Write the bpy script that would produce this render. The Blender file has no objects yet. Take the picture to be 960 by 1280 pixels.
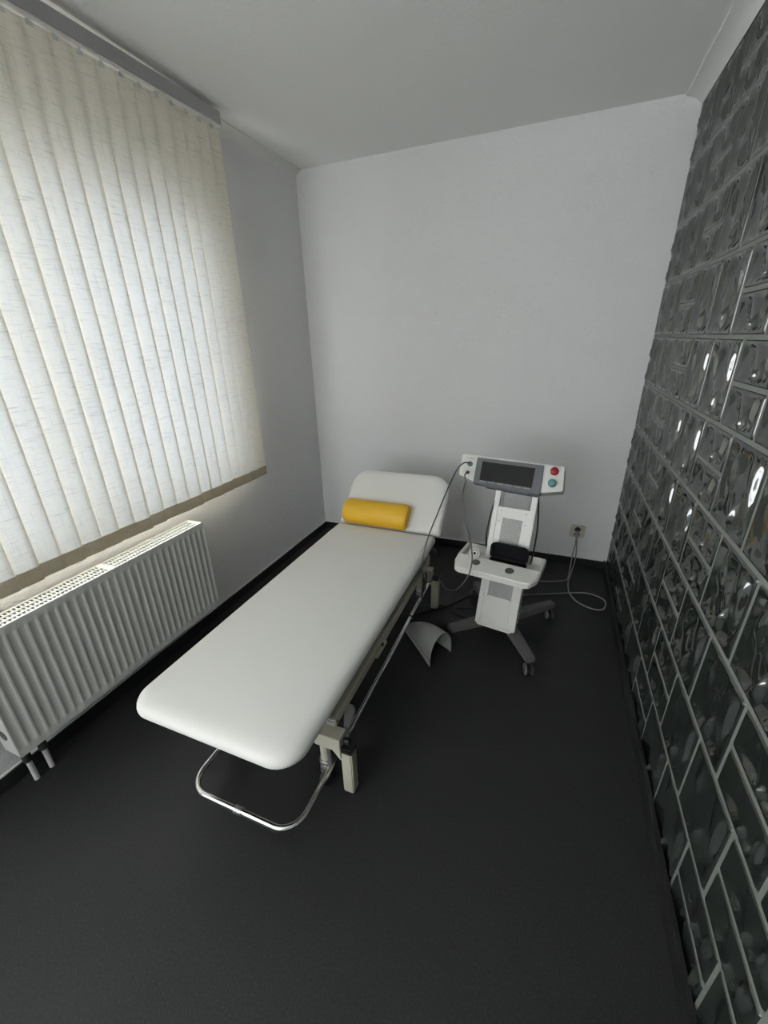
import bpy, bmesh, math, random
from mathutils import Vector, Matrix
random.seed(7)
sc = bpy.context.scene
COL = sc.collection
# ------------------------------------------------------------------ camera, sky, exposure
cam_d = bpy.data.cameras.new('camera'); cam = bpy.data.objects.new('camera', cam_d); COL.objects.link(cam)
cam_d.sensor_fit = 'HORIZONTAL'; cam_d.sensor_width = 36.0; cam_d.lens = 36.0 * 514.624 / 960.0
cam_d.clip_start = 0.02
_R = ((0.92975244, 0.36733029, -0.02507699), (0.12046289, -0.36785115, -0.92204893), (-0.3479211, 0.85425639, -0.38626018))
_m = Matrix(((_R[0][0], -_R[1][0], -_R[2][0]), (_R[0][1], -_R[1][1], -_R[2][1]), (_R[0][2], -_R[1][2], -_R[2][2])))
cam.matrix_world = Matrix.Translation((1.72794, -2.87705, 1.51749)) @ _m.to_4x4()
sc.camera = cam
world = bpy.data.worlds.new('sky'); sc.world = world; world.use_nodes = True
bg = world.node_tree.nodes['Background']; bg.inputs[0].default_value = (0.965, 0.965, 1.0, 1); bg.inputs[1].default_value = 7.7
sc.view_settings.view_transform = 'Standard'; sc.view_settings.look = 'None'
sc.view_settings.exposure = 0.0; sc.view_settings.gamma = 1.0; sc.view_settings.use_curve_mapping = False
# ------------------------------------------------------------------ room sizes (metres): X right, Y towards the back wall, Z up
W, H, FY, GY = 2.206, 2.54, -5.20, -3.72

# ------------------------------------------------------------------ materials
MATS = {}
def mat(name, col, rough=0.5, metal=0.0, spec=0.5, **kw):
    m = bpy.data.materials.new(name); m.use_nodes = True
    b = m.node_tree.nodes['Principled BSDF']
    b.inputs['Base Color'].default_value = (*col, 1); b.inputs['Roughness'].default_value = rough
    b.inputs['Metallic'].default_value = metal; b.inputs['Specular IOR Level'].default_value = spec
    for k, v in kw.items(): b.inputs[k].default_value = v
    MATS[name] = m; return m
def nd(m, t, **kw):
    n = m.node_tree.nodes.new(t)
    for k, v in kw.items(): setattr(n, k, v)
    return n
def lk(m, a, b): m.node_tree.links.new(a, b)
def bsdf(m): return m.node_tree.nodes['Principled BSDF']
def coords(m, scale=(1, 1, 1), kind='Object', rnd=False):
    tc = nd(m, 'ShaderNodeTexCoord'); mp = nd(m, 'ShaderNodeMapping'); mp.inputs['Scale'].default_value = scale
    if rnd:
        oi = nd(m, 'ShaderNodeObjectInfo'); ma = nd(m, 'ShaderNodeVectorMath', operation='ADD'); sc_ = nd(m, 'ShaderNodeMath', operation='MULTIPLY')
        sc_.inputs[1].default_value = 50; lk(m, oi.outputs['Random'], sc_.inputs[0]); lk(m, tc.outputs[kind], ma.inputs[0]); lk(m, sc_.outputs[0], ma.inputs[1])
        lk(m, ma.outputs[0], mp.inputs[0])
    else: lk(m, tc.outputs[kind], mp.inputs[0])
    return mp.outputs[0]
def noise(m, vec, scale=1, detail=3, rough=0.5):
    n = nd(m, 'ShaderNodeTexNoise'); n.inputs['Scale'].default_value = scale; n.inputs['Detail'].default_value = detail; n.inputs['Roughness'].default_value = rough
    lk(m, vec, n.inputs['Vector']); return n.outputs['Fac']
def ramp(m, fac, stops):
    r = nd(m, 'ShaderNodeValToRGB'); el = r.color_ramp.elements
    while len(el) < len(stops): el.new(0.5)
    for e, (p, c) in zip(el, stops): e.position = p; e.color = (*c, 1)
    lk(m, fac, r.inputs[0]); return r.outputs[0]
def bump(m, fac, strength, dist):
    b = nd(m, 'ShaderNodeBump'); b.inputs['Strength'].default_value = strength; b.inputs['Distance'].default_value = dist
    lk(m, fac, b.inputs['Height']); lk(m, b.outputs[0], bsdf(m).inputs['Normal'])

# woodchip wallpaper, painted white
for nm, c, st in (('wallpaper', (0.80, 0.795, 0.795), 0.42), ('ceiling_paint', (0.88, 0.88, 0.86), 0.10)):
    m = mat(nm, c, 0.85, spec=0.2); v = coords(m); bump(m, noise(m, v, 62, 4, 0.6), st, 0.013)
mat('plaster', (0.78, 0.78, 0.76), 0.8, spec=0.2)
# dark linoleum with a fine fleck and dull wiped patches
m = mat('linoleum', (0.02, 0.02, 0.02), 0.5, spec=0.35)
v = coords(m); n1 = noise(m, v, 160, 4, 0.7)
lk(m, ramp(m, n1, [(0.32, (0.013, 0.013, 0.0135)), (0.55, (0.022, 0.022, 0.0225)), (0.78, (0.050, 0.050, 0.050))]), bsdf(m).inputs['Base Color'])
n2 = noise(m, v, 3.2, 3, 0.5)
lk(m, ramp(m, n2, [(0.35, (0.47,) * 3), (0.62, (0.60,) * 3)]), bsdf(m).inputs['Roughness']); bump(m, n1, 0.12, 0.001)
mat('skirting_vinyl', (0.018, 0.018, 0.019), 0.45, spec=0.4)
mat('edge_highlight', (0.75, 0.75, 0.74), 0.6)
# glass blocks
m = mat('block_glass', (0.030, 0.038, 0.032), 0.045, spec=0.5, IOR=2.3)
bsdf(m).inputs['Transmission Weight'].default_value = 0.35
m = mat('block_joint', (0.22, 0.235, 0.21), 0.55, spec=0.4); v = coords(m); bump(m, noise(m, v, 250, 3), 0.25, 0.002)
mat('corridor_wall', (0.10, 0.10, 0.10), 0.9)
# blind fabric: cream slubbed linen that lets daylight through
def fabric(name, front, through, mixf):
    m = bpy.data.materials.new(name); m.use_nodes = True; MATS[name] = m
    nt = m.node_tree; nt.nodes.clear()
    out = nd(m, 'ShaderNodeOutputMaterial'); mix = nd(m, 'ShaderNodeMixShader'); df = nd(m, 'ShaderNodeBsdfDiffuse'); tr = nd(m, 'ShaderNodeBsdfTranslucent')
    mix.inputs[0].default_value = mixf
    h = noise(m, coords(m, (1, 16, 260), rnd=True), 1, 3, 0.6); w = noise(m, coords(m, (1, 300, 10), rnd=True), 1, 3, 0.6)
    hr = ramp(m, h, [(0.30, (0.55, 0.58, 0.62)), (0.45, (1, 1, 1))]); wr = ramp(m, w, [(0.30, (0.70, 0.72, 0.75)), (0.44, (1, 1, 1))])
    mu = nd(m, 'ShaderNodeMix', data_type='RGBA', blend_type='MULTIPLY'); mu.inputs[0].default_value = 1
    lk(m, hr, mu.inputs[6]); lk(m, wr, mu.inputs[7])
    for sh, c in ((df, front), (tr, through)):
        k = nd(m, 'ShaderNodeMix', data_type='RGBA', blend_type='MULTIPLY'); k.inputs[0].default_value = 1 if sh is tr else 0.35
        k.inputs[6].default_value = (*c, 1); lk(m, mu.outputs[2], k.inputs[7]); lk(m, k.outputs[2], sh.inputs[0])
    lk(m, df.outputs[0], mix.inputs[1]); lk(m, tr.outputs[0], mix.inputs[2]); lk(m, mix.outputs[0], out.inputs[0])
fabric('blind_linen', (0.95, 0.87, 0.72), (0.80, 0.86, 0.93), 0.125)
fabric('blind_hem', (0.60, 0.54, 0.41), (0.55, 0.45, 0.28), 0.22)
mat('blind_rail', (0.42, 0.41, 0.41), 0.45)
mat('clear_plastic', (0.7, 0.7, 0.68), 0.25)
mat('window_pvc', (0.80, 0.80, 0.80), 0.3)
m = bpy.data.materials.new('window_glass'); m.use_nodes = True; MATS['window_glass'] = m; m.node_tree.nodes.clear()
o_ = nd(m, 'ShaderNodeOutputMaterial'); a_ = nd(m, 'ShaderNodeBsdfTransparent'); g_ = nd(m, 'ShaderNodeBsdfGlossy'); x_ = nd(m, 'ShaderNodeMixShader')
a_.inputs[0].default_value = (0.95, 0.97, 0.96, 1); g_.inputs['Roughness'].default_value = 0.0; x_.inputs[0].default_value = 0.08
lk(m, a_.outputs[0], x_.inputs[1]); lk(m, g_.outputs[0], x_.inputs[2]); lk(m, x_.outputs[0], o_.inputs[0])
mat('radiator_enamel', (0.66, 0.66, 0.62), 0.4)
mat('valve_black', (0.03, 0.03, 0.03), 0.5)
# couch
m = mat('white_vinyl', (0.75, 0.74, 0.70), 0.58, spec=0.2); v = coords(m); bump(m, noise(m, v, 420, 2), 0.08, 0.001)
m = mat('yellow_vinyl', (0.80, 0.47, 0.035), 0.42, spec=0.35); v = coords(m); bump(m, noise(m, v, 300, 2), 0.08, 0.001)
mat('cream_steel', (0.50, 0.48, 0.38), 0.4)
mat('chrome', (0.78, 0.78, 0.78), 0.12, 1.0)
mat('steel_dull', (0.42, 0.42, 0.41), 0.35, 1.0)
mat('black_plastic', (0.012, 0.012, 0.013), 0.45)
mat('dark_rubber', (0.03, 0.03, 0.03), 0.6)
mat('pedal_grey', (0.10, 0.10, 0.095), 0.5)
# machine
mat('white_plastic', (0.70, 0.69, 0.65), 0.35)
mat('grey_bezel', (0.14, 0.145, 0.155), 0.45)
mat('screen', (0.006, 0.006, 0.007), 0.12)
mat('screen_side', (0.003, 0.003, 0.004), 0.2)
mat('key_legend', (0.33, 0.38, 0.38), 0.5)
mat('red_knob', (0.38, 0.012, 0.022), 0.35)
mat('teal_knob', (0.12, 0.27, 0.29), 0.45)
mat('socket_blue', (0.13, 0.22, 0.25), 0.4)
mat('base_grey', (0.12, 0.12, 0.115), 0.5)
mat('hole_grey', (0.09, 0.088, 0.08), 0.6)
mat('label_yellow', (0.75, 0.68, 0.38), 0.6)
mat('print_grey', (0.32, 0.31, 0.31), 0.6)
mat('grey_cable', (0.26, 0.26, 0.25), 0.5)
mat('dark_cable', (0.07, 0.072, 0.07), 0.5)
mat('mid_cable', (0.13, 0.13, 0.125), 0.5)
mat('black_cable', (0.010, 0.010, 0.011), 0.45)
mat('case_black', (0.003, 0.003, 0.004), 0.65, spec=0.12)
mat('outlet_cream', (0.58, 0.56, 0.48), 0.4)
mat('outlet_dark', (0.035, 0.028, 0.024), 0.5)
mat('hood_plastic', (0.40, 0.40, 0.375), 0.42)
# perforated sheet: rows of small round holes
def perforated(name, base):
    m = mat(name, base, 0.4); v = coords(m, (1, 1, 1))
    sx = nd(m, 'ShaderNodeSeparateXYZ'); lk(m, v, sx.inputs[0]); P = 0.0075
    def mth(op, a, b=None):
        n = nd(m, 'ShaderNodeMath', operation=op)
        for i, q in enumerate((a, b)):
            if q is None: continue
            if isinstance(q, (int, float)): n.inputs[i].default_value = q
            else: lk(m, q, n.inputs[i])
        return n.outputs[0]
    def grid(off):
        fx = mth('SUBTRACT', mth('FRACT', mth('ADD', mth('DIVIDE', sx.outputs[0], P), 20 + off)), 0.5)
        fz = mth('SUBTRACT', mth('FRACT', mth('ADD', mth('DIVIDE', sx.outputs[2], P), 20 + off)), 0.5)
        return mth('ADD', mth('MULTIPLY', fx, fx), mth('MULTIPLY', fz, fz))
    d = mth('MINIMUM', grid(0), grid(0.5)); s = mth('LESS_THAN', d, 0.095)
    mx = nd(m, 'ShaderNodeMix', data_type='RGBA'); lk(m, s, mx.inputs[0]); mx.inputs[6].default_value = (*base, 1); mx.inputs[7].default_value = (0.05, 0.05, 0.048, 1)
    lk(m, mx.outputs[2], bsdf(m).inputs['Base Color'])
perforated('perforated_white', (0.70, 0.69, 0.65))

# ------------------------------------------------------------------ mesh helpers
class MB:
    def __init__(s): s.v = []; s.f = []
    def add(s, vs, fs):
        o = len(s.v); s.v += [tuple(p) for p in vs]; s.f += [tuple(i + o for i in q) for q in fs]; return s
    def box(s, x0, x1, y0, y1, z0, z1, M=None):
        vs = [(x, y, z) for x in (x0, x1) for y in (y0, y1) for z in (z0, z1)]
        if M is not None: vs = [M @ Vector(p) for p in vs]
        return s.add(vs, [(0, 1, 3, 2), (4, 6, 7, 5), (0, 4, 5, 1), (2, 3, 7, 6), (0, 2, 6, 4), (1, 5, 7, 3)])
    def prism(s, poly, fn, a, b):       # poly: 2D points, fn(u, v, d) -> point
        n = len(poly); vs = [fn(u, w, a) for u, w in poly] + [fn(u, w, b) for u, w in poly]
        return s.add(vs, [tuple(range(n))[::-1], tuple(range(n, 2 * n))] + [(i, (i + 1) % n, n + (i + 1) % n, n + i) for i in range(n)])
    def tube(s, pts, r, n=10, closed=False, caps=True):
        pts = [Vector(p) for p in pts]; N = len(pts); rad = r if isinstance(r, (list, tuple)) else [r] * N
        up = None; rings = []
        for i, p in enumerate(pts):
            a = pts[(i - 1) % N] if (closed or i > 0) else p; b = pts[(i + 1) % N] if (closed or i < N - 1) else p
            t = (b - a).normalized()
            if up is None:
                up = Vector((0, 0, 1)) if abs(t.z) < 0.9 else Vector((1, 0, 0))
            u = (up - up.dot(t) * t).normalized(); w = t.cross(u); up = u
            rings.append([p + rad[i] * (math.cos(2 * math.pi * k / n) * u + math.sin(2 * math.pi * k / n) * w) for k in range(n)])
        vs = [q for R in rings for q in R]; fs = []
        for i in range(N if closed else N - 1):
            j = (i + 1) % N
            fs += [(i * n + k, i * n + (k + 1) % n, j * n + (k + 1) % n, j * n + k) for k in range(n)]
        if caps and not closed: fs += [tuple(range(n))[::-1], tuple((N - 1) * n + k for k in range(n))]
        return s.add(vs, fs)
    def lathe(s, prof, M, n=24):        # prof: (radius, height) along local z
        vs = []; fs = []
        for r, h in prof: vs += [M @ Vector((r * math.cos(2 * math.pi * k / n), r * math.sin(2 * math.pi * k / n), h)) for k in range(n)]
        for i in range(len(prof) - 1): fs += [(i * n + k, i * n + (k + 1) % n, (i + 1) * n + (k + 1) % n, (i + 1) * n + k) for k in range(n)]
        fs += [tuple(range(n))[::-1], tuple((len(prof) - 1) * n + k for k in range(n))]
        return s.add(vs, fs)
    def mesh(s, name, bevel=0, seg=2, smooth=True, ang=40):
        me = bpy.data.meshes.new(name); me.from_pydata(s.v, [], s.f)
        bm = bmesh.new(); bm.from_mesh(me); bmesh.ops.recalc_face_normals(bm, faces=bm.faces)
        if bevel:
            ed = [e for e in bm.edges if len(e.link_faces) == 2 and e.calc_face_angle(0) > math.radians(30)]
            bmesh.ops.bevel(bm, geom=ed, offset=bevel, segments=seg, affect='EDGES', clamp_overlap=True)
        bm.to_mesh(me); bm.free()
        if smooth:
            me.polygons.foreach_set('use_smooth', [True] * len(me.polygons)); me.set_sharp_from_angle(angle=math.radians(ang))
        return me
    def obj(s, name, m, parent=None, off=(0, 0, 0), **kw):
        if off != (0, 0, 0): s.v = [(p[0] - off[0], p[1] - off[1], p[2] - off[2]) for p in s.v]
        me = s.mesh(name, **kw); return link(name, me, m, parent)
def link(name, me, m, parent=None):
    o = bpy.data.objects.new(name, me); COL.objects.link(o)
    if m and not me.materials: me.materials.append(MATS[m])
    if parent: o.parent = parent
    return o
def empty(name, loc=(0, 0, 0), rz=0.0):
    o = bpy.data.objects.new(name, None); COL.objects.link(o); o.location = loc; o.rotation_euler = (0, 0, rz); o.empty_display_size = 0.1; return o
def tag(o, label, cat, group=None):
    o['label'] = label; o['category'] = cat
    if group: o['group'] = group
    return o
def struct(o, label=None, cat=None):
    o['kind'] = 'structure'
    if label: o['label'] = label
    if cat: o['category'] = cat
    return o
def spline(pts, per=10):                # Catmull-Rom through the points
    P = [Vector(p) for p in pts]; P = [2 * P[0] - P[1]] + P + [2 * P[-1] - P[-2]]; out = []
    for i in range(1, len(P) - 2):
        a, b, c, d = P[i - 1:i + 3]
        for k in range(per):
            t = k / per
            out.append(0.5 * ((2 * b) + (c - a) * t + (2 * a - 5 * b + 4 * c - d) * t * t + (3 * b - a - 3 * c + d) * t ** 3))
    out.append(P[-2]); return out
def fillet(pts, r, n=8):                # round the inner corners of a polyline
    P = [Vector(p) for p in pts]; out = [P[0]]
    for i in range(1, len(P) - 1):
        a = (P[i - 1] - P[i]).normalized(); b = (P[i + 1] - P[i]).normalized()
        ang = a.angle(b); d = r / math.tan(ang / 2); c = P[i] + (a + b).normalized() * (r / math.sin(ang / 2))
        p0 = P[i] + a * d; p1 = P[i] + b * d; v0 = p0 - c; v1 = p1 - c; th = v0.angle(v1)
        for k in range(n + 1):
            t = k / n; out.append(c + (math.sin((1 - t) * th) * v0 + math.sin(t * th) * v1) / math.sin(th))
    out.append(P[-1]); return out
def rrect(x0, x1, y0, y1, rad, ins=0.0, n=8):   # corners: x0y0, x1y0, x1y1, x0y1
    x0 += ins; x1 -= ins; y0 += ins; y1 -= ins; out = []
    for (cx, cy, a0), r in zip(((x0, y0, 180), (x1, y0, 270), (x1, y1, 0), (x0, y1, 90)), rad):
        r = max(r - ins, 0.004); sx = 1 if cx == x0 else -1; sy = 1 if cy == y0 else -1
        for k in range(n + 1):
            a = math.radians(a0 + 90 * k / n); out.append((cx + sx * r + r * math.cos(a), cy + sy * r + r * math.sin(a)))
    return out
def cushion(x0, x1, y0, y1, rad, prof, fn):     # prof: (inset, z) from underside to top
    m = MB(); rings = [[fn(x, y, z) for x, y in rrect(x0, x1, y0, y1, rad, i)] for i, z in prof]; n = len(rings[0])
    vs = [q for r in rings for q in r]; fs = []
    for i in range(len(rings) - 1): fs += [(i * n + k, i * n + (k + 1) % n, (i + 1) * n + (k + 1) % n, (i + 1) * n + k) for k in range(n)]
    fs += [tuple(range(n))[::-1], tuple((len(rings) - 1) * n + k for k in range(n))]
    return m.add(vs, fs)

# ================================================================== THE ROOM
T = 0.14
struct(MB().box(-T, W + 1.5, FY - 0.2, 0.2, -0.12, 0.0).obj('floor', 'linoleum', smooth=False), 'dark grey speckled linoleum floor', 'floor')
struct(MB().box(-T, W + 1.5, FY - 0.2, 0.2, H, H + 0.12).obj('ceiling', 'ceiling_paint', smooth=False), 'plain white painted ceiling', 'ceiling')
struct(MB().box(-T, W + 1.5, 0.0, 0.2, 0, H).obj('wall_back', 'wallpaper', smooth=False), 'white woodchip wallpapered wall behind the couch', 'wall')
FX0, FX1, FZ0, FZ1 = 0.12, 1.40, 0.70, 2.46
m = MB().box(-T, FX0, FY - .2, FY, 0, H).box(FX1, W + 1.5, FY - .2, FY, 0, H).box(FX0, FX1, FY - .2, FY, 0, FZ0).box(FX0, FX1, FY - .2, FY, FZ1, H)
struct(m.obj('wall_front', 'wallpaper', smooth=False), 'white woodchip wallpapered wall behind the viewer', 'wall')
fill_win = struct(empty('fill_window_front', ((FX0 + FX1) / 2, FY - .1, FZ0)), 'unseen white framed window added behind the viewer for fill light', 'window'); w3 = tuple(fill_win.location); xm = w3[0]  # added out of view, only to let in fill light from behind
m = MB().box(FX0, FX1, FY - .13, FY - .07, FZ0, FZ0 + .06).box(FX0, FX1, FY - .13, FY - .07, FZ1 - .06, FZ1)
for x in (FX0, xm - .03, FX1 - .06): m.box(x, x + .06, FY - .13, FY - .07, FZ0 + .06, FZ1 - .06)
m.obj('window_frame', 'window_pvc', fill_win, w3)
for a, b in ((FX0 + .06, xm - .03), (xm + .03, FX1 - .06)): MB().box(a, b, FY - .104, FY - .096, FZ0 + .06, FZ1 - .06).obj('pane', 'window_glass', fill_win, w3, smooth=False)
# left wall with the window opening
WY0, WY1, WZ0, WZ1 = -2.85, -0.97, 0.78, 2.09
VY0, VY1, VZ0, VZ1 = -5.12, -3.18, 0.50, 2.46
m = MB().box(-T, 0, FY, VY0, 0, H).box(-T, 0, VY1, WY0, 0, H).box(-T, 0, WY1, 0, 0, H).box(-T, 0, WY0, WY1, 0, WZ0).box(-T, 0, WY0, WY1, WZ1, H).box(-T, 0, VY0, VY1, 0, VZ0).box(-T, 0, VY0, VY1, VZ1, H)
struct(m.obj('wall_left', 'wallpaper', smooth=False), 'white woodchip wallpapered wall around the window', 'wall')
# windows, with frames, panes and sills
def window(name, y0, y1, z0, z1, label):
    win = struct(empty(name, (-0.1, (y0 + y1) / 2, z0)), label, 'window'); wo = tuple(win.location); ym = (y0 + y1) / 2
    m = MB().box(-.135, -.085, y0, y1, z0, z0 + .07).box(-.135, -.085, y0, y1, z1 - .07, z1)
    for a in (y0, ym - .035, y1 - .07): m.box(-.135, -.085, a, a + .07, z0 + .07, z1 - .07)
    m.obj('window_frame', 'window_pvc', win, wo)
    for a, b in ((y0 + .07, ym - .035), (ym + .035, y1 - .07)):
        MB().box(-.114, -.106, a, b, z0 + .07, z1 - .07).obj('pane', 'window_glass', win, wo, smooth=False)
    MB().box(-.085, -0.002, y0, y1, z0, z0 + .02).obj('window_sill', 'window_pvc', win, wo, bevel=0.004)
window('window_1', WY0, WY1, WZ0, WZ1, 'white framed two sash window behind the vertical blind')
window('fill_window_left', VY0, VY1, VZ0, VZ1, 'unseen white framed window added further along the wall for fill light')  # unseen extra window, put in to brighten the room from the left
# baseboards with a thin white strip painting the highlight on the wall's lower edge
def board(name, x0, x1, y0, y1, h, label, bead):
    b = struct(MB().box(x0, x1, y0, y1, 0, h).obj(name, 'skirting_vinyl', bevel=0.003), label, 'baseboard')
    if bead: MB().box(*bead, h, h + .006).obj('edge_highlight_strip', 'edge_highlight', b, bevel=0)
board('baseboard_left', 0, .012, FY, 0, .060, 'dark vinyl skirting under the radiator wall', (0, .007, FY, 0))
board('baseboard_back', .012, W - .014, -.012, 0, .060, 'dark vinyl skirting along the back wall', (.012, W - .014, -.007, 0))
board('baseboard_right', W - .016, W, FY, 0, .066, 'dark vinyl skirting along the glass block wall', None)
# plaster coves under the ceiling
def cove(name, x, sgn, wx, hz, label, lip, yn=FY):
    pr = [(0, H), (wx, H), (wx, H - lip)]
    for k in range(1, 8):
        a = math.radians(90 * k / 8); pr.append((wx * (1 - math.sin(a)) * 0.75 + 0.25 * wx * (1 - k / 8), H - lip - (hz - lip) * (1 - math.cos(a)) * 0.6 - (hz - lip) * 0.4 * k / 8))
    pr += [(0.0, H - hz)]
    struct(MB().prism(pr, lambda u, v, d: (x + sgn * u, d, v), yn, -0.0005).obj(name, 'plaster', ang=50), label, 'trim')
cove('trim_1', 0, 1, .045, .045, 'narrow white cove between window wall and ceiling', .004, -.835)
cove('trim_2', W, -1, .069, .056, 'white plaster cove above the glass block wall', .010)

# ------------------------------------------------------------------ glass block wall: half-bond courses, every third block split in two
MOD, ZM, Z0, BT = 0.25146, 0.248412, 0.008128, 0.08
CELLS = []
for r in range(10):
    b0 = -1.70688 if r % 2 == 0 else -1.83286
    for i in range(-8, 9):
        ya, yb = b0 - i * MOD, b0 - (i + 1) * MOD
        if yb > -0.06 or ya < GY + .06: continue
        CELLS.append((r, min(ya, -0.004), max(yb, GY + .004), i % 3 == 1))
J = .013
jm = MB().box(W, W + BT, FY, GY - .0005, 0, H); ja, jb = W + .0055, W + BT - .0055
jm.box(ja, jb, GY, 0, 0, Z0 + J / 2).box(ja, jb, GY, 0, Z0 + 10 * ZM - J / 2, H)
for r in range(1, 10): jm.box(ja, jb, GY, 0, Z0 + r * ZM - J / 2, Z0 + r * ZM + J / 2)
for r, ya, yb, split in CELLS:
    z0 = Z0 + r * ZM + J / 2; z1 = Z0 + (r + 1) * ZM - J / 2
    jm.box(ja, jb, yb - J / 2, yb + J / 2, z0, z1)
    if split: zc = (z0 + z1) / 2; jm.box(ja, jb, yb + J / 2, ya - J / 2, zc - J / 2, zc + J / 2)
wall_r = struct(jm.obj('wall_right', 'block_joint', smooth=False), 'wall of wavy grey green glass blocks in pale joints', 'wall')
struct(MB().box(W + 1.3, W + 1.4, FY, 0, 0, H).obj('wall_right_outer', 'corridor_wall', smooth=False), 'dark corridor wall beyond the glass blocks', 'wall')
def sstep(t): t = max(0, min(1, t)); return t * t * (3 - 2 * t)
def wave_fn(seed):
    rg = random.Random(seed); cs = []
    for _ in range(7):
        ly = rg.uniform(.06, .14); lz = rg.uniform(.16, .45)
        cs.append((2 * math.pi / ly, 2 * math.pi / lz * rg.choice((-1, 1)), rg.uniform(0, 6.28), ly))
    return lambda y, z: sum(c[3] * 0.019 * math.sin(c[0] * y + c[1] * z + c[2]) for c in cs)
def block_mesh(wy, hz, seed, ny=22, nz=20):
    fn = wave_fn(seed); m = MB(); R = .010
    rg = random.Random(seed + 5); k = min(1.0, hz / .23)
    # moulded relief drops, shaped and placed to catch highlights: (centre y, centre z, half width, half height, relief, lean)
    drops = [(.14 * wy, .64 * hz, .0058, .066 * k, .0150, .13), (.42 * wy, .21 * hz, .0045, .026 * k, .0115, .05), (.26 * wy, .33 * hz, .0046, .036 * k, .0125, .20), (.70 * wy, .62 * hz, .0050, .034 * k, .0100, .15)]
    ys = [R * (1 - math.cos(math.radians(a))) for a in (0, 18, 36, 54, 72, 90)]; ys += [wy - y for y in ys]
    zs = [R * (1 - math.cos(math.radians(a))) for a in (0, 30, 60, 90)]; zs += [hz - z for z in zs]
    ys += [R + (wy - 2 * R) * q / ny for q in range(1, ny)]
    for d in drops: ys += [d[0] + o for o in (-.012, -.0095, -.007, -.0045, -.002, 0, .002, .0045, .007, .0095, .012)]
    zs += [R + (hz - 2 * R) * q / nz for q in range(1, nz)]
    def clean(L):
        L = sorted(q for q in L if 0 <= q); out = [L[0]]
        for q in L[1:]:
            if q - out[-1] > .0006: out.append(q)
        return out
    ys = [y for y in clean(ys) if y <= wy + 1e-6]; zs = [z for z in clean(zs) if z <= hz + 1e-6]; ys[-1] = wy; zs[-1] = hz
    def rnd(d): return 0.0 if d >= R else R - math.sqrt(max(0, R * R - (R - d) ** 2))
    def px(y, z):
        d = min(y, wy - y, z, hz - z); e = min(R, rnd(min(y, wy - y)) + rnd(min(z, hz - z)))
        t = sstep((d - R * .6) / .016); h = fn(y, z)
        for cy, cz, sy, sz, a, ln in drops:
            u = (y - cy - ln * (z - cz)) / sy; w = (z - cz) / sz
            if abs(u) < 3 and abs(w) < 3: h -= a * math.exp(-.5 * u * u - .5 * w ** 4)
        return .001 + e + (.0095 + h) * t
    # a block: wavy room face, flat sides, wavy corridor face
    a = [(px(y, z), y - wy / 2, z - hz / 2) for z in zs for y in ys]; NY, NZ = len(ys), len(zs)
    fs = [(j * NY + i, j * NY + i + 1, (j + 1) * NY + i + 1, (j + 1) * NY + i) for j in range(NZ - 1) for i in range(NY - 1)]
    b = [(BT, -wy / 2, -hz / 2), (BT, wy / 2, -hz / 2), (BT, wy / 2, hz / 2), (BT, -wy / 2, hz / 2)]
    o = len(a); e0 = [i for i in range(NY)]; e1 = [j * NY + NY - 1 for j in range(NZ)]; e2 = [(NZ - 1) * NY + i for i in range(NY)][::-1]; e3 = [j * NY for j in range(NZ)][::-1]
    fs += [tuple([o + 1, o] + e0), tuple([o + 2, o + 1] + e1), tuple([o + 3, o + 2] + e2), tuple([o, o + 3] + e3), (o, o + 1, o + 2, o + 3)]
    m.add(a + b, fs); me = m.mesh('glass_block', ang=60); me.materials.append(MATS['block_glass']); return me
FULL = block_mesh(MOD - J, ZM - J, 11); HALF = block_mesh(MOD - J, ZM / 2 - J, 11, 22, 12); CUT = {}
for r, ya, yb, split in CELLS:
    if True:
        w_ = ya - yb - J; full = abs(w_ - (MOD - J)) < 1e-4; zc = Z0 + (r + .5) * ZM
        for zz, hh in (((zc - ZM / 4, ZM / 2 - J), (zc + ZM / 4, ZM / 2 - J)) if split else ((zc, ZM - J),)):
            if full: me = HALF if split else FULL
            else:
                key = (round(w_, 3), split)
                if key not in CUT: CUT[key] = block_mesh(w_, hh, 11, 10, 10 if split else 18)
                me = CUT[key]
            link('glass_block', me, None, wall_r).location = (W, (ya + yb) / 2, zz)

# ================================================================== VERTICAL BLIND
BX, SP, SW = 0.10, 0.0772, 0.089
blind = tag(empty('vertical_blind', (BX, -1.9, 2.40)), 'cream linen vertical blind hanging closed in front of the window', 'blind')
bo = tuple(blind.location)
def rail_z(y): return 2.467 + 0.020 * (y + 0.83)
ya, yb = -0.83, -3.05
def railbar(m, x0, x1, za, zb):
    vs = []
    for y in (ya, yb): vs += [(x0, y, rail_z(y) + za), (x1, y, rail_z(y) + za), (x1, y, rail_z(y) + zb), (x0, y, rail_z(y) + zb)]
    m.add(vs, [(0, 1, 2, 3), (7, 6, 5, 4), (0, 4, 5, 1), (1, 5, 6, 2), (2, 6, 7, 3), (3, 7, 4, 0)])
m = MB(); railbar(m, BX - .022, BX + .022, 0, .052); m.obj('rail', 'blind_rail', blind, bo, bevel=.003)
m = MB(); railbar(m, BX - .008, BX + .024, -.003, .0); m.obj('rail_lip', 'clear_plastic', blind, bo, bevel=0)
for y in (-1.9, -2.8):
    MB().box(BX - .02, BX + .0, y - .015, y + .015, rail_z(y) + .052, H).obj('bracket', 'steel_dull', blind, bo, bevel=0)
tilt = math.radians(6)
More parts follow.
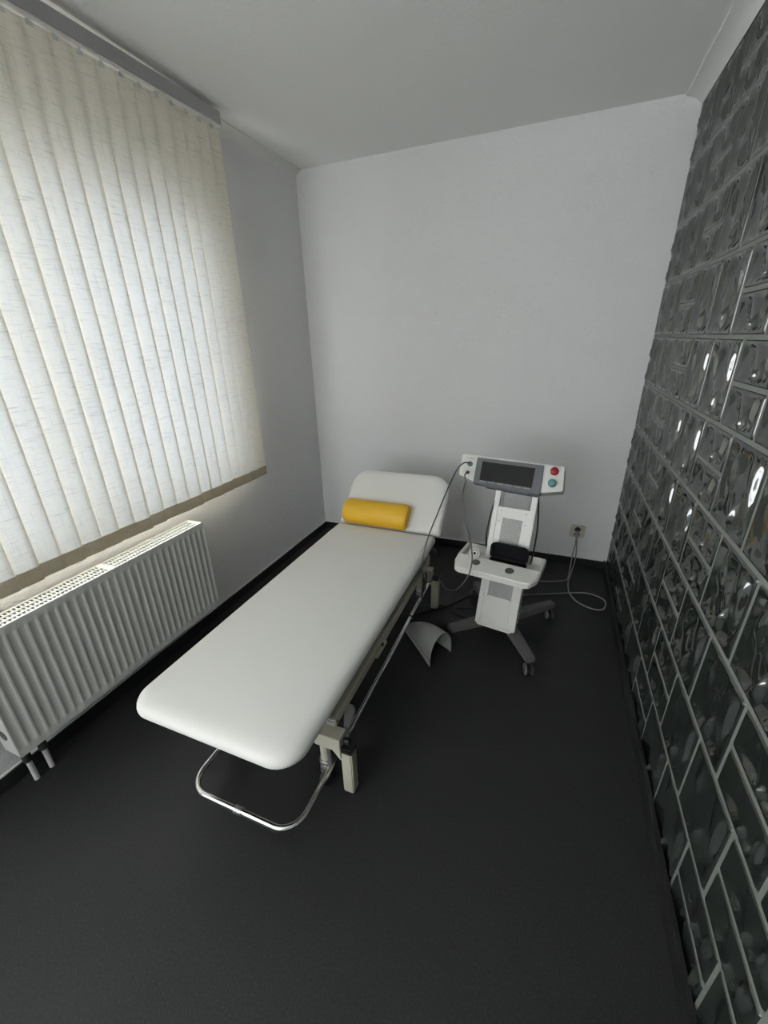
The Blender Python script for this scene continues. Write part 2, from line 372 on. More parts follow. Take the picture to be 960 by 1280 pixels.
def slat_mesh(zt, zb, name, x=0.0, half=SW / 2, nx=1):
    m = MB(); n = 6; vs = []
    for k in range(n + 1):
        s = -half + 2 * half * k / n; bow = 0.0022 * (1 - (s / half) ** 2)
        px, py = x + bow, s; X = px * math.cos(tilt) + py * math.sin(tilt); Y = -px * math.sin(tilt) + py * math.cos(tilt)
        vs += [(X, Y, zt), (X, Y, zb)]
    return m.add(vs, [(2 * k, 2 * k + 2, 2 * k + 3, 2 * k + 1) for k in range(n)])
HEMT, HEMB = 0.810, 0.755
for k in range(28):
    y = -0.878 - SP * k; zt = rail_z(y) - .009; jit = random.uniform(-.003, .003)
    s = slat_mesh(zt - bo[2], HEMB - bo[2] + .002, 'slat').obj('slat', 'blind_linen', blind); s.location = (random.uniform(-.001, .001), y - bo[1], jit)
    s.rotation_euler = (0, 0, math.radians(random.uniform(-1.5, 1.5)))
    hm = slat_mesh(HEMT - bo[2], HEMB - bo[2], 'weight_pocket', .0018, SW / 2 - .0008)
    hm.obj('weight_pocket', 'blind_hem', s)
    MB().tube([(0, 0, zt - bo[2] - .012), (0, 0, zt - bo[2] + .009)], .004, 6).box(-.003, .003, -.012, .012, zt - bo[2] - .012, zt - bo[2] + .001).obj('hanger_clip', 'clear_plastic', s)

# ================================================================== RADIATOR
rad = tag(empty('panel_radiator', (.07, -1.92, .17)), 'white ribbed panel radiator on the wall below the blind', 'radiator')
ro = tuple(rad.location); RY0, RY1, RZ0, RZ1, RX0, RX1 = -2.42, -1.42, .172, .668, .022, .120
def ribpanel(x, sgn):
    ys = []; npitch = 30; p = (RY1 - RY0) / npitch
    for i in range(npitch):
        for t in (0, .13, .17, .22, .50, .78, .83, .87): ys.append(RY0 + (i + t) * p)
    ys.append(RY1); zs = [RZ0, RZ0 + .028, RZ0 + .033, RZ0 + .038, RZ0 + .25, RZ1 - .038, RZ1 - .033, RZ1 - .028, RZ1]
    def dep(y, z):
        t = ((y - RY0) / p) % 1.0; a = sstep((.37 - abs(t - .5)) / .09); b = sstep((min(z - RZ0, RZ1 - z) - .028) / .010); return .0036 * a * b
    n = len(ys); m = MB(); vs = [(x - sgn * dep(y, z), y, z) for z in zs for y in ys]
    return m.add(vs, [(j * n + i, j * n + i + 1, (j + 1) * n + i + 1, (j + 1) * n + i) for j in range(len(zs) - 1) for i in range(n - 1)])
ribpanel(RX1, 1).obj('front_panel', 'radiator_enamel', rad, ro, ang=60)
ribpanel(RX0 + .008, -1).obj('back_panel', 'radiator_enamel', rad, ro, ang=60)
for y in (RY0, RY1):     # side cheeks with a round cut-out
    s = 1 if y == RY0 else -1
    pts = [(RX0, RZ0), (RX1 - .004, RZ0), (RX1 - .004, RZ1), (RX0, RZ1)]
    m = MB().prism(pts, lambda u, v, d: (u, d, v), y, y + s * .003); o_ = m.obj('side_panel', 'radiator_enamel', rad, ro, bevel=.001)
    M = Matrix.Translation((.07 - ro[0], y - ro[1] - s * .0012, RZ0 + .09 - ro[2])) @ Matrix.Rotation(math.radians(90), 4, 'X')
    MB().lathe([(.02, -.001), (.02, .001)], M, 20).obj('cut_out', 'pedal_grey', o_)
m = MB()
for k in range(68):
    y = RY0 + .012 + k * .0145; m.box(RX0 + .010, RX1 - .010, y, y + .0055, RZ1 - .004, RZ1 - .001)
for x in (RX0 + .0, RX0 + .031, RX0 + .060, RX1 - .012): m.box(x, x + .010, RY0 + .004, RY1 - .004, RZ1 - .003, RZ1 + .001)
for y in (RY0 + .004, (RY0 + RY1) / 2 - .012, RY1 - .030): m.box(RX0 + .004, RX1 - .004, y, y + .026, RZ1 - .002, RZ1 + .0015)
m.obj('top_grille', 'radiator_enamel', rad, ro, smooth=False)
m = MB()
for k in range(60):
    y = RY0 + .02 + k * .0162; m.box(.045, .095, y, y + .0012, RZ0 + .03, RZ1 - .02)
m.obj('convector_fins', 'steel_dull', rad, ro, smooth=False)
for y in (-2.392, -2.338):
    p = MB().tube([(.066, y, 0.0), (.066, y, .105)], .0095, 12).obj('pipe', 'radiator_enamel', rad, ro)
    MB().tube([(.066, y, .10), (.066, y, .135), (.066, y, .136), (.066, y, .172)], [.015, .015, .011, .011], 12).obj('valve', 'valve_black', rad, ro)
    MB().tube([(.066, y, 0.0), (.066, y, .006), (.066, y, .010)], [.019, .019, .011], 14).obj('pipe_collar', 'radiator_enamel', p)
for y in (-2.2, -1.64):
    MB().box(.0005, RX0 + .01, y - .015, y + .015, RZ0 + .06, RZ1 - .06).obj('wall_bracket', 'radiator_enamel', rad, ro, bevel=.002)

# ================================================================== TREATMENT COUCH
CX0, CX1, CY0, CYH, CZ = .598, 1.214, -2.303, -.848, .502
couch = tag(empty('treatment_couch', ((CX0 + CX1) / 2, -1.5, 0)), 'white padded treatment couch with raised head end and chrome foot bar', 'couch')
co = tuple(couch.location); cxm = co[0]
PROF = [(.024, -.046), (.007, -.044), (.001, -.038), (0, -.030), (.002, -.021), (.008, -.011), (.020, -.0035), (.045, 0), (.12, .003), (.22, .004)]
cushion(CX0, CX1, CY0, CYH, (.085, .085, .022, .022), PROF, lambda x, y, z: (x, y, CZ + z)).obj('mattress_pad', 'white_vinyl', couch, co, ang=80)
th = math.radians(43)
def head(x, y, z): return (x, CYH + .006 + y * math.cos(th) - z * math.sin(th), CZ - .002 + y * math.sin(th) + z * math.cos(th))
cushion(CX0, CX1 + .016, 0, .385, (.022, .022, .11, .11), [(i, z) for i, z in PROF[:-1]], head).obj('head_pad', 'white_vinyl', couch, co, ang=80)
# deck boards and steel frame under the pads
MB().box(CX0 + .035, CX1 - .035, CY0 + .05, CYH - .03, CZ - .062, CZ - .046).obj('deck_board', 'black_plastic', couch, co)
vs = MB().box(CX0 + .04, CX1 - .04, .03, .35, -.062, -.046); vs.v = [head(*p) for p in vs.v]; vs.obj('head_board', 'black_plastic', couch, co)
for x, s in ((1.190, 1), (2 * cxm - 1.190, -1)):
    MB().box(x - .018, x + .018, -2.06, -.95, .372, .408).obj('upper_rail', 'cream_steel', couch, co, bevel=.004)
    m = MB().box(x - .020 - .004, x + .020 + .004, -1.72, -1.62, .362, .380); m.obj('rail_bracket', 'cream_steel', couch, co, bevel=.003)
    M = Matrix.Translation((x + s * .019, -1.66, .386)) @ Matrix.Rotation(math.radians(90), 4, 'Y')
    MB().lathe([(.008, -.004), (.008, .004), (.005, .006)], M, 12).obj('bolt', 'black_plastic', couch, co)
    MB().box(x - s * .13 - .016, x - s * .13 + .016, -1.98, -.86, .215, .245).obj('lower_rail', 'pedal_grey', couch, co, bevel=.004)
    # lift links between lower and upper rail
    for y0, y1 in ((-1.90, -1.66), (-1.12, -.98)):
        m = MB().tube([(x - s * .13, y0, .23), (x - s * .05, y1, .385)], .014, 8); m.obj('lift_link', 'steel_dull', couch, co)
for y in (-2.03, -.93): MB().box(2 * cxm - 1.198, 1.198, y - .016, y + .016, .376, .410).obj('cross_rail', 'cream_steel', couch, co, bevel=.004)
for y, d in ((-2.0, -1), (-.83, 1)):
    MB().box(2 * cxm - 1.19, 1.19, y - .024, y + .024, .205, .262).obj('foot_beam', 'cream_steel', couch, co, bevel=.004)
    for s in (1, -1):
        x = cxm + s * (1.212 - cxm)
        # leg: square tube with a slanted gusset up to the beam
        m = MB().box(x - .021, x + .021, y - .021, y + .021, .004, .206); leg = m.obj('leg', 'cream_steel', couch, co, bevel=.004)
        MB().box(x - .019, x + .019, y - .019, y + .019, 0, .006).obj('rubber_foot', 'dark_rubber', leg, (0, 0, 0)).location = (-co[0], -co[1], 0)
        c = MB().box(x - .023, x + .023, y - .023, y + .023, .200, .222).obj('leg_cap', 'black_plastic', couch, co, bevel=.004)
        g = [(x - s * .12, .2655), (x - s * .018, .2655), (x - s * .018, .165), (x - s * .05, .205), (x - s * .12, .206)]
        MB().prism(g, lambda u, v, dd: (u, dd, v), y - .0255, y + .0255).obj('gusset', 'cream_steel', couch, co, bevel=.002)
        # retractable castor beside the leg
        cx = cxm + s * (1.115 - cxm)
        MB().tube([(cx, y, .21), (cx, y, .098)], .017, 14).obj('castor_stem', 'cream_steel', couch, co)
        MB().tube([(cx, y, .118), (cx, y, .112), (cx, y, .104), (cx, y, .098), (cx, y, .092), (cx, y, .080)], [.020, .024, .024, .019, .023, .023], 16).obj('castor_collar', 'steel_dull', couch, co)
        k = MB().box(cx - .018, cx + .018, y - .022, y + .022, .048, .082).obj('castor_fork', 'pedal_grey', couch, co, bevel=.006)
        M = Matrix.Translation((cx - co[0], y - co[1] - .012, .033)) @ Matrix.Rotation(math.radians(90), 4, 'Y')
        MB().lathe([(.026, -.013), (.032, -.009), (.032, .009), (.026, .013)], M, 20).obj('castor_wheel', 'dark_rubber', k)
# chrome foot bar: one loop round the frame, joined by sleeves
bx0, bx1, by0, by1, bz = .712, 1.143, -2.256, -.60, .10
right = fillet([(.93, by0, bz), (bx1, by0, bz), (bx1, by1, bz), (.93, by1, bz)], .075)
left = fillet([(.93, by0, bz), (bx0, by0, bz), (bx0, by1, bz), (.93, by1, bz)], .075)
MB().tube(right, .0105, 12).obj('foot_bar', 'chrome', couch, co, ang=60); MB().tube(left, .0105, 12).obj('foot_bar', 'chrome', couch, co, ang=60)
MB().tube([(.915, by0, bz), (.945, by0, bz)], .0128, 14).obj('bar_sleeve', 'steel_dull', couch, co)
MB().tube([(bx1, -.90, bz), (bx1, -.78, bz)], .0140, 14).obj('bar_sleeve', 'chrome', couch, co)
MB().tube([(bx1, -1.10, bz), (bx1, -1.095, bz), (bx1, -1.09, bz)], [.012, .015, .012], 14).obj('bar_ring', 'black_plastic', couch, co)
for y in (-2.0, -.83):
    for x in (bx0, bx1): MB().box(x - .007, x + .007, y - .02, y + .02, .105, .206).obj('bar_hanger', 'pedal_grey', couch, co, bevel=.002)
# pedal on the near right leg
pd = [(-.013, 0), (.013, 0), (.011, .045), (.020, .085), (.021, .105), (.012, .120), (-.012, .120), (-.021, .105), (-.020, .085), (-.011, .045)]
pa = math.radians(38)
pf = lambda u, v, d: (1.196 + u - .10 * v, -1.995 + v * math.cos(pa) - d * math.sin(pa), .226 + v * math.sin(pa) + d * math.cos(pa))
MB().prism(pd, pf, 0, .010).obj('pedal', 'pedal_grey', couch, co, bevel=.003)
MB().tube([(1.180, -1.992, .232), (1.215, -1.992, .232)], .013, 14).obj('pedal_hinge', 'black_plastic', couch, co)
# chrome clip on the near end of the rail, head adjuster knob, gas strut and brake cable
MB().tube([(1.150, -2.055, .395), (1.202, -2.055, .395), (1.206, -2.045, .39)], .006, 10).obj('rail_clip', 'chrome', couch, co)
MB().tube([(1.205, -.905, .455), (1.222, -.912, .440), (1.226, -.915, .425)], [.006, .010, .009], 10).obj('head_lever', 'black_plastic', couch, co)
MB().tube([(1.14, -1.05, .38), (1.14, -.68, .49)], .009, 10).obj('head_strut', 'steel_dull', couch, co)
MB().tube(spline([(1.19, -1.02, .37), (1.20, -.98, .30), (1.17, -.95, .22), (1.16, -.93, .12)]), .004, 8).obj('release_cable', 'black_cable', couch, co)
# small black stop at the near end of the deck
MB().box(1.09, 1.125, -2.285, -2.255, .432, .458).obj('pad_tab', 'white_vinyl', couch, co, bevel=.006)

# ------------------------------------------------------------------ yellow half-roll on the couch
L0, L1 = .632, 1.036
roll = []; n = 14
for k in range(n + 1):
    a = math.radians(180 * k / n); roll.append((.080 + .078 * math.cos(a) * -1, .078 * math.sin(a) ** .85))
def rf(u, v, d): p = head(d, u - .006, v + .004); return p
m = MB(); rings = []
for x, s in ((L0, .80), (L0 + .008, .93), (L0 + .022, 1), (L1 - .022, 1), (L1 - .008, .93), (L1, .80)):
    rings.append([rf(.080 + (u - .080) * s, .036 + (v - .036) * s, x) for u, v in roll])
N = len(rings[0]); vs = [q for r in rings for q in r]; fs = []
for i in range(5): fs += [(i * N + k, i * N + (k + 1) % N, (i + 1) * N + (k + 1) % N, (i + 1) * N + k) for k in range(N)]
fs += [tuple(range(N))[::-1], tuple(5 * N + k for k in range(N))]
m.add(vs, fs); o = m.obj('bolster_cushion', 'yellow_vinyl', ang=50); tag(o, 'yellow vinyl half round bolster lying at the head end of the couch', 'bolster')

# ================================================================== THERAPY MACHINE on its trolley
MO = (1.584, -1.036, 0); MYAW = math.radians(-8.9)
mach = tag(empty('therapy_machine', MO, MYAW), 'white therapy machine with tilted screen console on a four castor trolley', 'medical machine')
MM = Matrix.Translation(MO) @ Matrix.Rotation(MYAW, 4, 'Z')
ls, lc = math.sin(math.radians(17.3)), math.cos(math.radians(17.3))
def col(x, s, d): return (x, s * ls + d * lc, .10 + s * lc - d * ls)      # leaning column frame: s up along it, d behind its face
def cbox(x0, x1, s0, s1, d0, d1):
    m = MB().box(x0, x1, s0, s1, d0, d1); m.v = [col(*p) for p in m.v]; return m
for x in (-.105, .078): cbox(x, x + .027, 0, .735, 0, .030).obj('column_rail', 'white_plastic', mach, bevel=.003)
def sheet(name, x0, x1, s0, s1, d0, d1, mt, parent=mach, bevel=0.0):      # own axes lie in the sheet so the hole pattern does too
    o = MB().box(x0, x1, d0, d1, s0, s1).obj(name, mt, parent, bevel=bevel)
    o.matrix_local = Matrix.Translation((0, 0, .10)) @ Matrix.Rotation(math.radians(-17.3), 4, 'X'); return o
up = sheet('upper_panel', -.079, .079, .400, .640, .004, .012, 'white_plastic')
sheet('vent_mesh', -.050, .050, .415, .585, .0025, .006, 'perforated_white', up).matrix_local = Matrix.Identity(4)
for x, s in ((-.062, .622), (.062, .622), (-.066, .565), (.066, .565)):
    o = MB().tube([(x, .0015, s), (x, .005, s)], .0032, 8).obj('screw', 'print_grey', up)
lo = sheet('lower_panel', -.079, .079, .0, .385, .004, .012, 'white_plastic')
sheet('vent_mesh', -.062, .062, .150, .380, .0025, .006, 'perforated_white', lo).matrix_local = Matrix.Identity(4)
pl = rrect(-.064, .064, .02, .168, (.012,) * 4, 0, 4)
MB().prism(pl, lambda u, v, d: (u, d, v), .002, .006).obj('inset_panel', 'white_plastic', lo, bevel=.001)
sheet('bottom_plate', -.105, .105, -.006, .012, .0, .06, 'white_plastic', bevel=.003)
m = cbox(-.09, .085, .02, .36, .032, .125); m.obj('rear_housing', 'white_plastic', mach, bevel=.006)
m = MB()
for k in range(9): m.box(.085, .100, .045, .115, .03 + k * .022, .038 + k * .022)
m.v = [col(p[0], p[2], p[1]) for p in m.v]; m.obj('cooling_ribs', 'white_plastic', mach, smooth=False)
# base: hub and four splayed legs with twin castors
hub = [(-.075, .04), (.075, .04), (.085, .16), (.06, .235), (-.06, .235), (-.085, .16)]
MB().prism(hub, lambda u, v, d: (u, v, d), .058, .103).obj('base_hub', 'base_grey', mach, bevel=.006)
for sx, sy, tip in ((1, -1, (.208, -.118)), (-1, -1, (-.196, -.085)), (1, 1, (.215, .375)), (-1, 1, (-.215, .375))):
    a = Vector((sx * .045, .10 if sy < 0 else .17, 0)); t = Vector((*tip, 0)); d = (t - a).normalized(); w = Vector((-d.y, d.x, 0)); t2 = t + d * .022
    q = [a + w * .032, a - w * .032, t2 - w * .023, t2 + w * .023]
    vs = [(p.x, p.y, .060 if i < 2 else .072) for i, p in enumerate(q)] + [(p.x, p.y, .106 if i < 2 else .104) for i, p in enumerate(q)]
    lg = MB().add(vs, [(0, 1, 2, 3), (4, 7, 6, 5), (0, 4, 5, 1), (1, 5, 6, 2), (2, 6, 7, 3), (3, 7, 4, 0)]).obj('base_leg', 'base_grey', mach, bevel=.005)
    c = MB().tube([(tip[0], tip[1], .074), (tip[0], tip[1], .055)], .010, 12)
    ar = []
    Mw = Matrix.Translation((tip[0] + .006 * sx, tip[1] - .012, .0285)) @ Matrix.Rotation(math.radians(25 * sx), 4, 'Z') @ Matrix.Rotation(math.radians(90), 4, 'Y')
    c.lathe([(.012, -.008), (.020, -.006), (.020, .006), (.012, .008)], Mw, 18)
    cs = c.obj('castor', 'black_plastic', lg)
    for o_ in (-.015, .015):
        MB().lathe([(.016, o_ - .007), (.0265, o_ - .005), (.0285, o_), (.0265, o_ + .005), (.016, o_ + .007)], Mw, 22).obj('castor_wheel', 'base_grey' if (o_ < 0) else 'dark_rubber', cs)
# tray: sloped front shelf with two round recesses, shallow bin behind
ty = [(-.232, .055), (-.232, .0), (-.214, -.052), (-.195, -.060), (.125, -.060), (.158, -.052), (.185, -.010), (.187, .055)]
def trayf(u, v, d): return (u, v, (.428 + (v + .06) * .20) + d)
tray = MB().prism(ty, trayf, -.014, .020).obj('tray', 'white_plastic', mach, bevel=.007, seg=3)
MB().box(-.228, .183, .04, .185, .425, .433).obj('tray_floor', 'white_plastic', tray, bevel=.002)
for b in ((-.232, -.214, .04, .19), (.168, .187, .04, .19), (-.232, .187, .176, .19)):
    MB().box(*b, .425, .470).obj('tray_wall', 'white_plastic', tray, bevel=.004)
for x, y in ((-.121, .006), (.0487, .003)):
    z = trayf(0, y, .0205)[2]; M = Matrix.Translation((x, y, z)) @ Matrix.Rotation(math.atan(.2), 4, 'X')
    MB().lathe([(.0215, -.003), (.0215, .0006), (.0195, .0012)], M, 28).obj('cup_recess', 'hole_grey', tray)
# console
kt = math.radians(30); ks, kc = math.sin(kt), math.cos(kt); K0 = (-.0976, .158, .775)
def con(w, h, d): return (K0[0] + w, K0[1] + h * ks + d * kc, K0[2] + h * kc - d * ks)
cons = MB().prism([(-.205, .084), (-.122, .058), (.213, .048), (.304, .070), (.311, .074), (.298, .187), (.293, .190), (-.207, .197), (-.212, .194)], con, -.004, .080).obj('console_housing', 'white_plastic', mach, bevel=.0025)
bz_ = MB().prism([(-.119, .046), (.215, .036), (.206, .182), (-.124, .184)], con, -.016, .03).obj('bezel', 'grey_bezel', mach, bevel=.003)
MB().prism([(-.088, .068), (.172, .064), (.170, .162), (-.092, .165)], con, -.0175, -.012).obj('screen', 'screen_side', bz_, smooth=False)
MB().prism([(-.040, .075), (.112, .073), (.111, .156), (-.041, .158)], con, -.0180, -.012).obj('display', 'screen', bz_, smooth=False)
for k in range(6):
    w0 = -.083 + k * .0435; MB().prism([(w0, .0595 - k * .0008), (w0 + .030, .0590 - k * .0008), (w0 + .030, .0635 - k * .0008), (w0, .0640 - k * .0008)], con, -.0185, -.014).obj('soft_key', 'key_legend', bz_, smooth=False)
MB().prism([(-.06, .040), (.20, .032), (.20, .048), (-.06, .054)], con, .0, .05).obj('lower_cover', 'grey_bezel', mach, bevel=.003)
def kM(w, h, d): return Matrix.Translation(con(w, h, d)) @ Matrix.Rotation(math.radians(90) - kt, 4, 'X')
for w, h, mt, nm in ((.258, .160, 'red_knob', 'stop_knob'), (.258, .101, 'teal_knob', 'dial_knob')):
    MB().lathe([(.019, -.002), (.019, .006), (.0175, .010), (.0175, .022), (.014, .026)], kM(w, h, -.004), 24).obj(nm, mt, mach, ang=50)
for w, h, r in ((-.158, .146, .0135), (-.160, .100, .009)):
    MB().lathe([(r, -.002), (r, .010), (r * .8, .013)], kM(w, h, -.004), 20).obj('cable_socket', 'socket_blue', mach, ang=50)
MB().prism([(-.198, .098), (-.182, .098), (-.182, .113), (-.198, .113)], con, -.0048, -.003).obj('sticker', 'label_yellow', mach, smooth=False)
for h, w0, w1 in ((.178, -.185, -.145), (.1745, -.172, -.140)):
    MB().prism([(w0, h), (w1, h), (w1, h + .0015), (w0, h + .0015)], con, -.0045, -.003).obj('printed_line', 'print_grey', mach, smooth=False)
for w in (-.06, -.01): pass
# stays from the column up into the console and the cable running down the back
for x in (-.066, .070): MB().tube([col(x, .60, .02), col(x, .74, .02)], .0035, 8).obj('stay', 'print_grey', mach)
MB().tube(spline([con(.02, .05, .05), (-.112, .235, .72), (-.122, .19, .62), (-.122, .16, .52), (-.10, .17, .44), (-.05, .20, .30)]), .0045, 8).obj('internal_cable', 'black_cable', mach)
MB().tube(spline([con(.2, .05, .05), (.118, .21, .66), (.122, .19, .56), (.118, .16, .45), (.10, .18, .38)]), .004, 8).obj('internal_cable', 'black_cable', mach)

def world_of(p): return MM @ Vector(p)
# black spectacle case standing open in the tray
case = tag(empty('open_case', world_of((.018, .080, .4335)), MYAW), 'black hinged case standing open in the white tray of the machine', 'case')
cl = rrect(-.092, .092, -.022, .022, (.016,) * 4, 0, 5)
m = MB(); m.prism(cl, lambda u, v, d: (u, v, d), 0, .034); base = m.obj('case_base', 'case_black', case, bevel=.005)
la = math.radians(68); lid = rrect(-.094, .094, 0, .088, (.022, .022, .026, .026), 0, 6)
lf = lambda u, v, d: (u, .020 + v * math.cos(la) * .55 - d * math.sin(la), .028 + v * math.sin(la) + d * math.cos(la) - .0)
lidm = MB(); n = len(lid); inner = rrect(-.080, .080, .014, .074, (.014,) * 4, 0, 6)
lidm.add([lf(u, v, 0) for u, v in lid] + [lf(u, v, .024) for u, v in lid] + [lf(u, v, .024) for u, v in inner] + [lf(u, v, .006) for u, v in inner],
         [tuple(range(n))[::-1]] + [(i, (i + 1) % n, n + (i + 1) % n, n + i) for i in range(n)] + [(n + i, n + (i + 1) % n, 2 * n + (i + 1) % n, 2 * n + i) for i in range(n)] + [(2 * n + i, 2 * n + (i + 1) % n, 3 * n + (i + 1) % n, 3 * n + i) for i in range(n)] + [tuple(range(3 * n, 4 * n))])
lidm.obj('case_lid', 'case_black', case, ang=50)
MB().tube([(-.07, .018, .034), (.07, .018, .034)], .004, 8).obj('case_hinge', 'case_black', case)
# white applicator lying in the tray, its round end towards us
app = tag(empty('applicator', world_of((-.150, .060, .466)), MYAW + math.radians(20)), 'small white applicator with round ringed end lying in the left of the tray', 'applicator')
M = Matrix.Translation((0, -.02, .030)) @ Matrix.Rotation(math.radians(78), 4, 'X')
MB().lathe([(.012, -.085), (.017, -.07), (.019, -.02), (.026, -.008), (.029, .004), (.026, .012)], M, 24).obj('body', 'white_plastic', app, ang=50)
MB().lathe([(.0205, .010), (.0195, .0145)], M, 24).obj('ring', 'print_grey', app)
MB().lathe([(.0170, .012), (.0145, .0165)], M, 24).obj('face', 'white_plastic', app)
MB().lathe([(.0080, .014), (.0072, .0180)], M, 18).obj('lens', 'black_plastic', app)

# ================================================================== HOOD ON THE FLOOR
P3, P1, P2 = Vector((1.125, -1.075, 0)), Vector((1.316, -1.318, 0)), Vector((1.392, -1.168, 0))
hd = tag(empty('plastic_hood', (1.27, -1.18, 0)), 'pale grey moulded plastic hood lying arched on the floor beside the trolley', 'plastic cover'); ho = Vector((1.27, -1.18, 0))
def hoodp(u, v, off):
    e = u ** .62; l = P3.lerp(P1, u); r = P3 + Vector((.030, .028, 0)) + (P2 - P3 - Vector((.030, .028, 0))) * u
    l = l + Vector((-.020, -.016, 0)) * (1 - u); c = (l + r) / 2; hw = (l - r) / 2
    a = math.pi * v; h = (.035 + .118 * math.sin(math.pi * .5 * min(1, u * 1.15)) ** .9) - off
    s = 1 - off / max(.03, hw.length)
    p = c + hw * math.cos(a) * s; p.z = max(0.0, h * math.sin(a) ** .72) + .001; return p
nu, nv = 16, 20; m = MB(); vs = []
for off in (0, .005):
    for i in range(nu + 1): vs += [tuple(hoodp(i / nu, j / nv, off)) for j in range(nv + 1)]
A = (nu + 1) * (nv + 1); fs = []
for i in range(nu):
    for j in range(nv):
        a = i * (nv + 1) + j; fs += [(a, a + 1, a + nv + 2, a + nv + 1), (A + a, A + a + nv + 1, A + a + nv + 2, A + a + 1)]
for j in range(nv):
    a = nu * (nv + 1) + j; fs.append((a, a + 1, A + a + 1, A + a)); fs.append((j, A + j, A + j + 1, j + 1))
for i in range(nu):
    a = i * (nv + 1); fs.append((a, a + nv + 1, A + a + nv + 1, A + a)); a += nv; fs.append((a, A + a, A + a + nv + 1, a + nv + 1))
m.add(vs, fs); m.obj('shell', 'hood_plastic', hd, tuple(ho), ang=50)
cap = [hoodp(0, j / nv, 0) for j in range(nv + 1)]
MB().add([tuple(p) for p in cap], [tuple(range(nv + 1))]).obj('end_wall', 'hood_plastic', hd, tuple(ho))
MB().tube([hoodp(i / 12, .045, -.003) for i in range(13)], .004, 8).obj('rim', 'hood_plastic', hd, tuple(ho))
p = hoodp(.10, .40, -.001); MB().tube([p, p + Vector((-.002, -.002, .004))], .004, 10).obj('screw_hole', 'pedal_grey', hd, tuple(ho))
q0, q1 = P2.copy(), P2 + Vector((-.018, .010, 0))
MB().box(-.004, .004, -.014, .014, 0, .062, Matrix.Translation(P2 + Vector((-.010, .002, 0))) @ Matrix.Rotation(math.radians(25), 4, 'Z')).obj('clip_tab', 'hood_plastic', hd, tuple(ho), bevel=.002)

# ================================================================== WALL SOCKET
so = tag(empty('wall_socket', (1.994, 0, .268)), 'cream surface mounted double power socket low on the back wall', 'power socket')
MB().box(-.046, .046, -.034, -.0005, -.041, .041).obj('box', 'outlet_cream', so, bevel=.006, seg=3)
for z in (.019, -.019):
    M = Matrix.Translation((.0, -.0335, z)) @ Matrix.Rotation(math.radians(90), 4, 'X')
    MB().lathe([(.0185, -.004), (.0185, .0012), (.0165, .0016)], M, 24).obj('outlet_well', 'outlet_dark', so)
M = Matrix.Translation((-.001, -.035, -.018)) @ Matrix.Rotation(math.radians(90), 4, 'X')
tag(MB().lathe([(.0150, .0), (.0150, .014), (.008, .024)], Matrix.Translation((1.994, 0, .268)) @ M, 16).obj('power_plug', 'print_grey'), 'grey plug pushed into the lower outlet of the wall socket', 'plug')
MB().box(-.006, .006, -.044, -.0345, -.004, .012).obj('earth_clip', 'print_grey', so, bevel=.002)

# ================================================================== CABLES
def cable(name, pts, r, mt, label): return tag(MB().tube(spline(pts), r, 8).obj(name, mt, ang=70), label, 'cable')
k1 = world_of(con(-.158, .146, -.018)); k2 = world_of(con(-.160, .100, -.016))
cable('signal_cable', [k1, k1 + Vector((-.02, -.03, .010)), (1.327, -.90, .911), (1.305, -1.0, .841), (1.284, -1.10, .751), (1.266, -1.20, .666), (1.252, -1.24, .565), (1.232, -1.17, .442), (1.213, -1.0, .282), (1.216, -.872, .236)], .0033, 'dark_cable', 'dark cable looping from the upper console socket past the couch headrest')
cable('signal_cable', [k2, k2 + Vector((-.005, -.04, -.005)), (1.383, -.98, .880), (1.395, -1.10, .826), (1.428, -1.14, .722), (1.454, -1.14, .625), (1.463, -1.13, .536), (1.446, -1.11, .436), (1.389, -1.08, .328), (1.322, -1.02, .275), (1.268, -.93, .255), (1.232, -.86, .218)], .0034, 'mid_cable', 'grey cable hanging in a loop in front of the white tray')
s0 = Vector((1.992, -.055, .244))
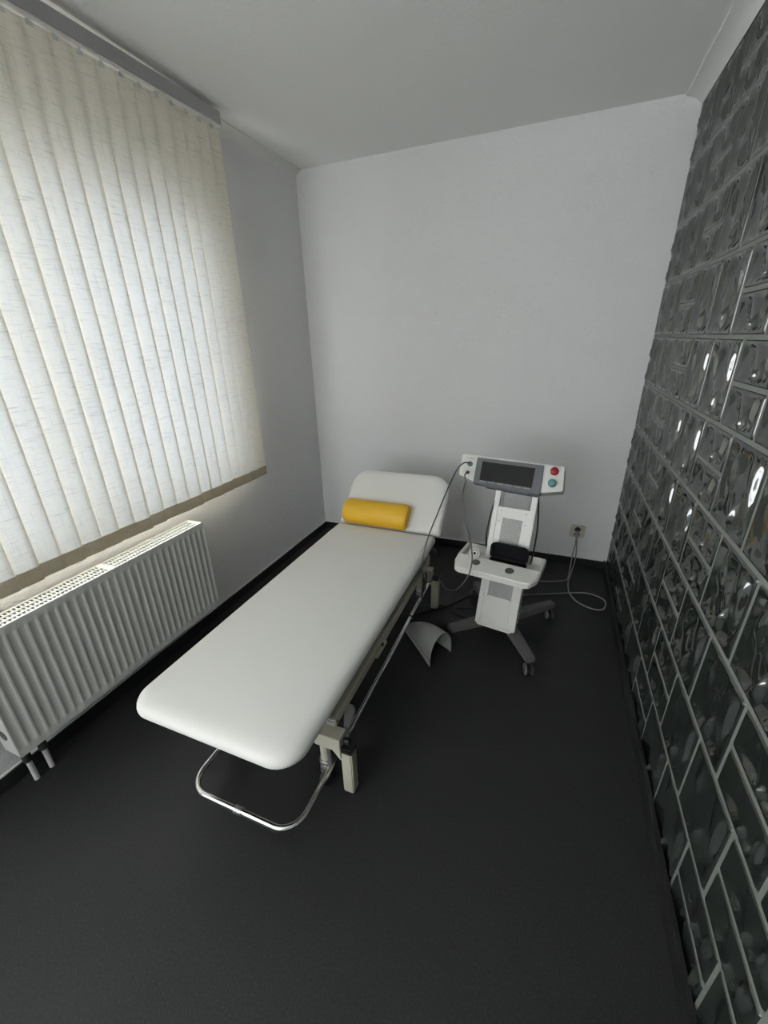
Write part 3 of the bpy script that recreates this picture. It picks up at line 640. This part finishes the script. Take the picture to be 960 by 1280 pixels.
cable('power_cable', [s0, (1.990, -.085, .20), (1.984, -.085, .120), (1.978, -.14, .035), (1.964, -.235, .006), (1.915, -.275, .006), (1.86, -.30, .006), (1.76, -.335, .006), (1.69, -.42, .006)], .0042, 'grey_cable', 'grey mains cable running from the socket straight behind the trolley')
cable('power_cable', [s0 + Vector((.004, .002, -.004)), (2.000, -.090, .185), (2.004, -.10, .110), (1.99, -.16, .030), (1.970, -.26, .016), (1.968, -.33, .006), (1.977, -.41, .006), (2.019, -.492, .006), (2.095, -.535, .006), (2.158, -.518, .006), (2.176, -.432, .006), (2.140, -.388, .006), (2.083, -.371, .006), (2.030, -.380, .006), (1.92, -.428, .006), (1.73, -.514, .006), (1.60, -.60, .008)], .0042, 'grey_cable', 'grey mains cable lying in a wide loop beside the glass wall')
cable('floor_cable', [(1.47, -.62, .12), (1.445, -.58, .05), (1.405, -.60, .009), (1.335, -.72, .007), (1.226, -.855, .007), (1.104, -.948, .007), (.98, -1.02, .007)], .0058, 'black_cable', 'thick black cable curving on the floor from trolley to under the couch')
cable('floor_cable', [(1.480, -.86, .007), (1.42, -.872, .007), (1.349, -.855, .007), (1.29, -.825, .0185), (1.24, -.80, .007), (1.15, -.80, .007)], .0045, 'black_cable', 'thin black cable on the floor crossing the thicker one near the couch leg')
cable('floor_cable', [(1.50, -.74, .007), (1.44, -.765, .007), (1.38, -.79, .007), (1.335, -.80, .007)], .0045, 'black_cable', 'short black lead on the floor tight against the trolley column')
MB_ = MB().tube([(1.385, -.785, .010), (1.345, -.800, .010)], .0085, 10); 
tag(MB_.obj('cable_connector', 'black_plastic'), 'small black connector on the floor at the end of the short lead', 'connector')
cable('foot_switch_cable', [(1.47, -.97, .40), (1.42, -.90, .33), (1.36, -.85, .285), (1.29, -.84, .243), (1.235, -.84, .238)], .004, 'black_cable', 'black cable running under the tray to the clamp on the couch leg')
clp = tag(empty('cable_clamp', (1.222, -.850, .222)), 'black clamp holding cables on top of the far couch leg', 'clamp')
MB().box(-.018, .018, -.016, .016, .0005, .018).obj('clamp_body', 'black_plastic', clp, bevel=.004)
MB().tube([(-.016, 0, .022), (.030, -.004, .026)], .006, 10).obj('clamp_screw', 'pedal_grey', clp)
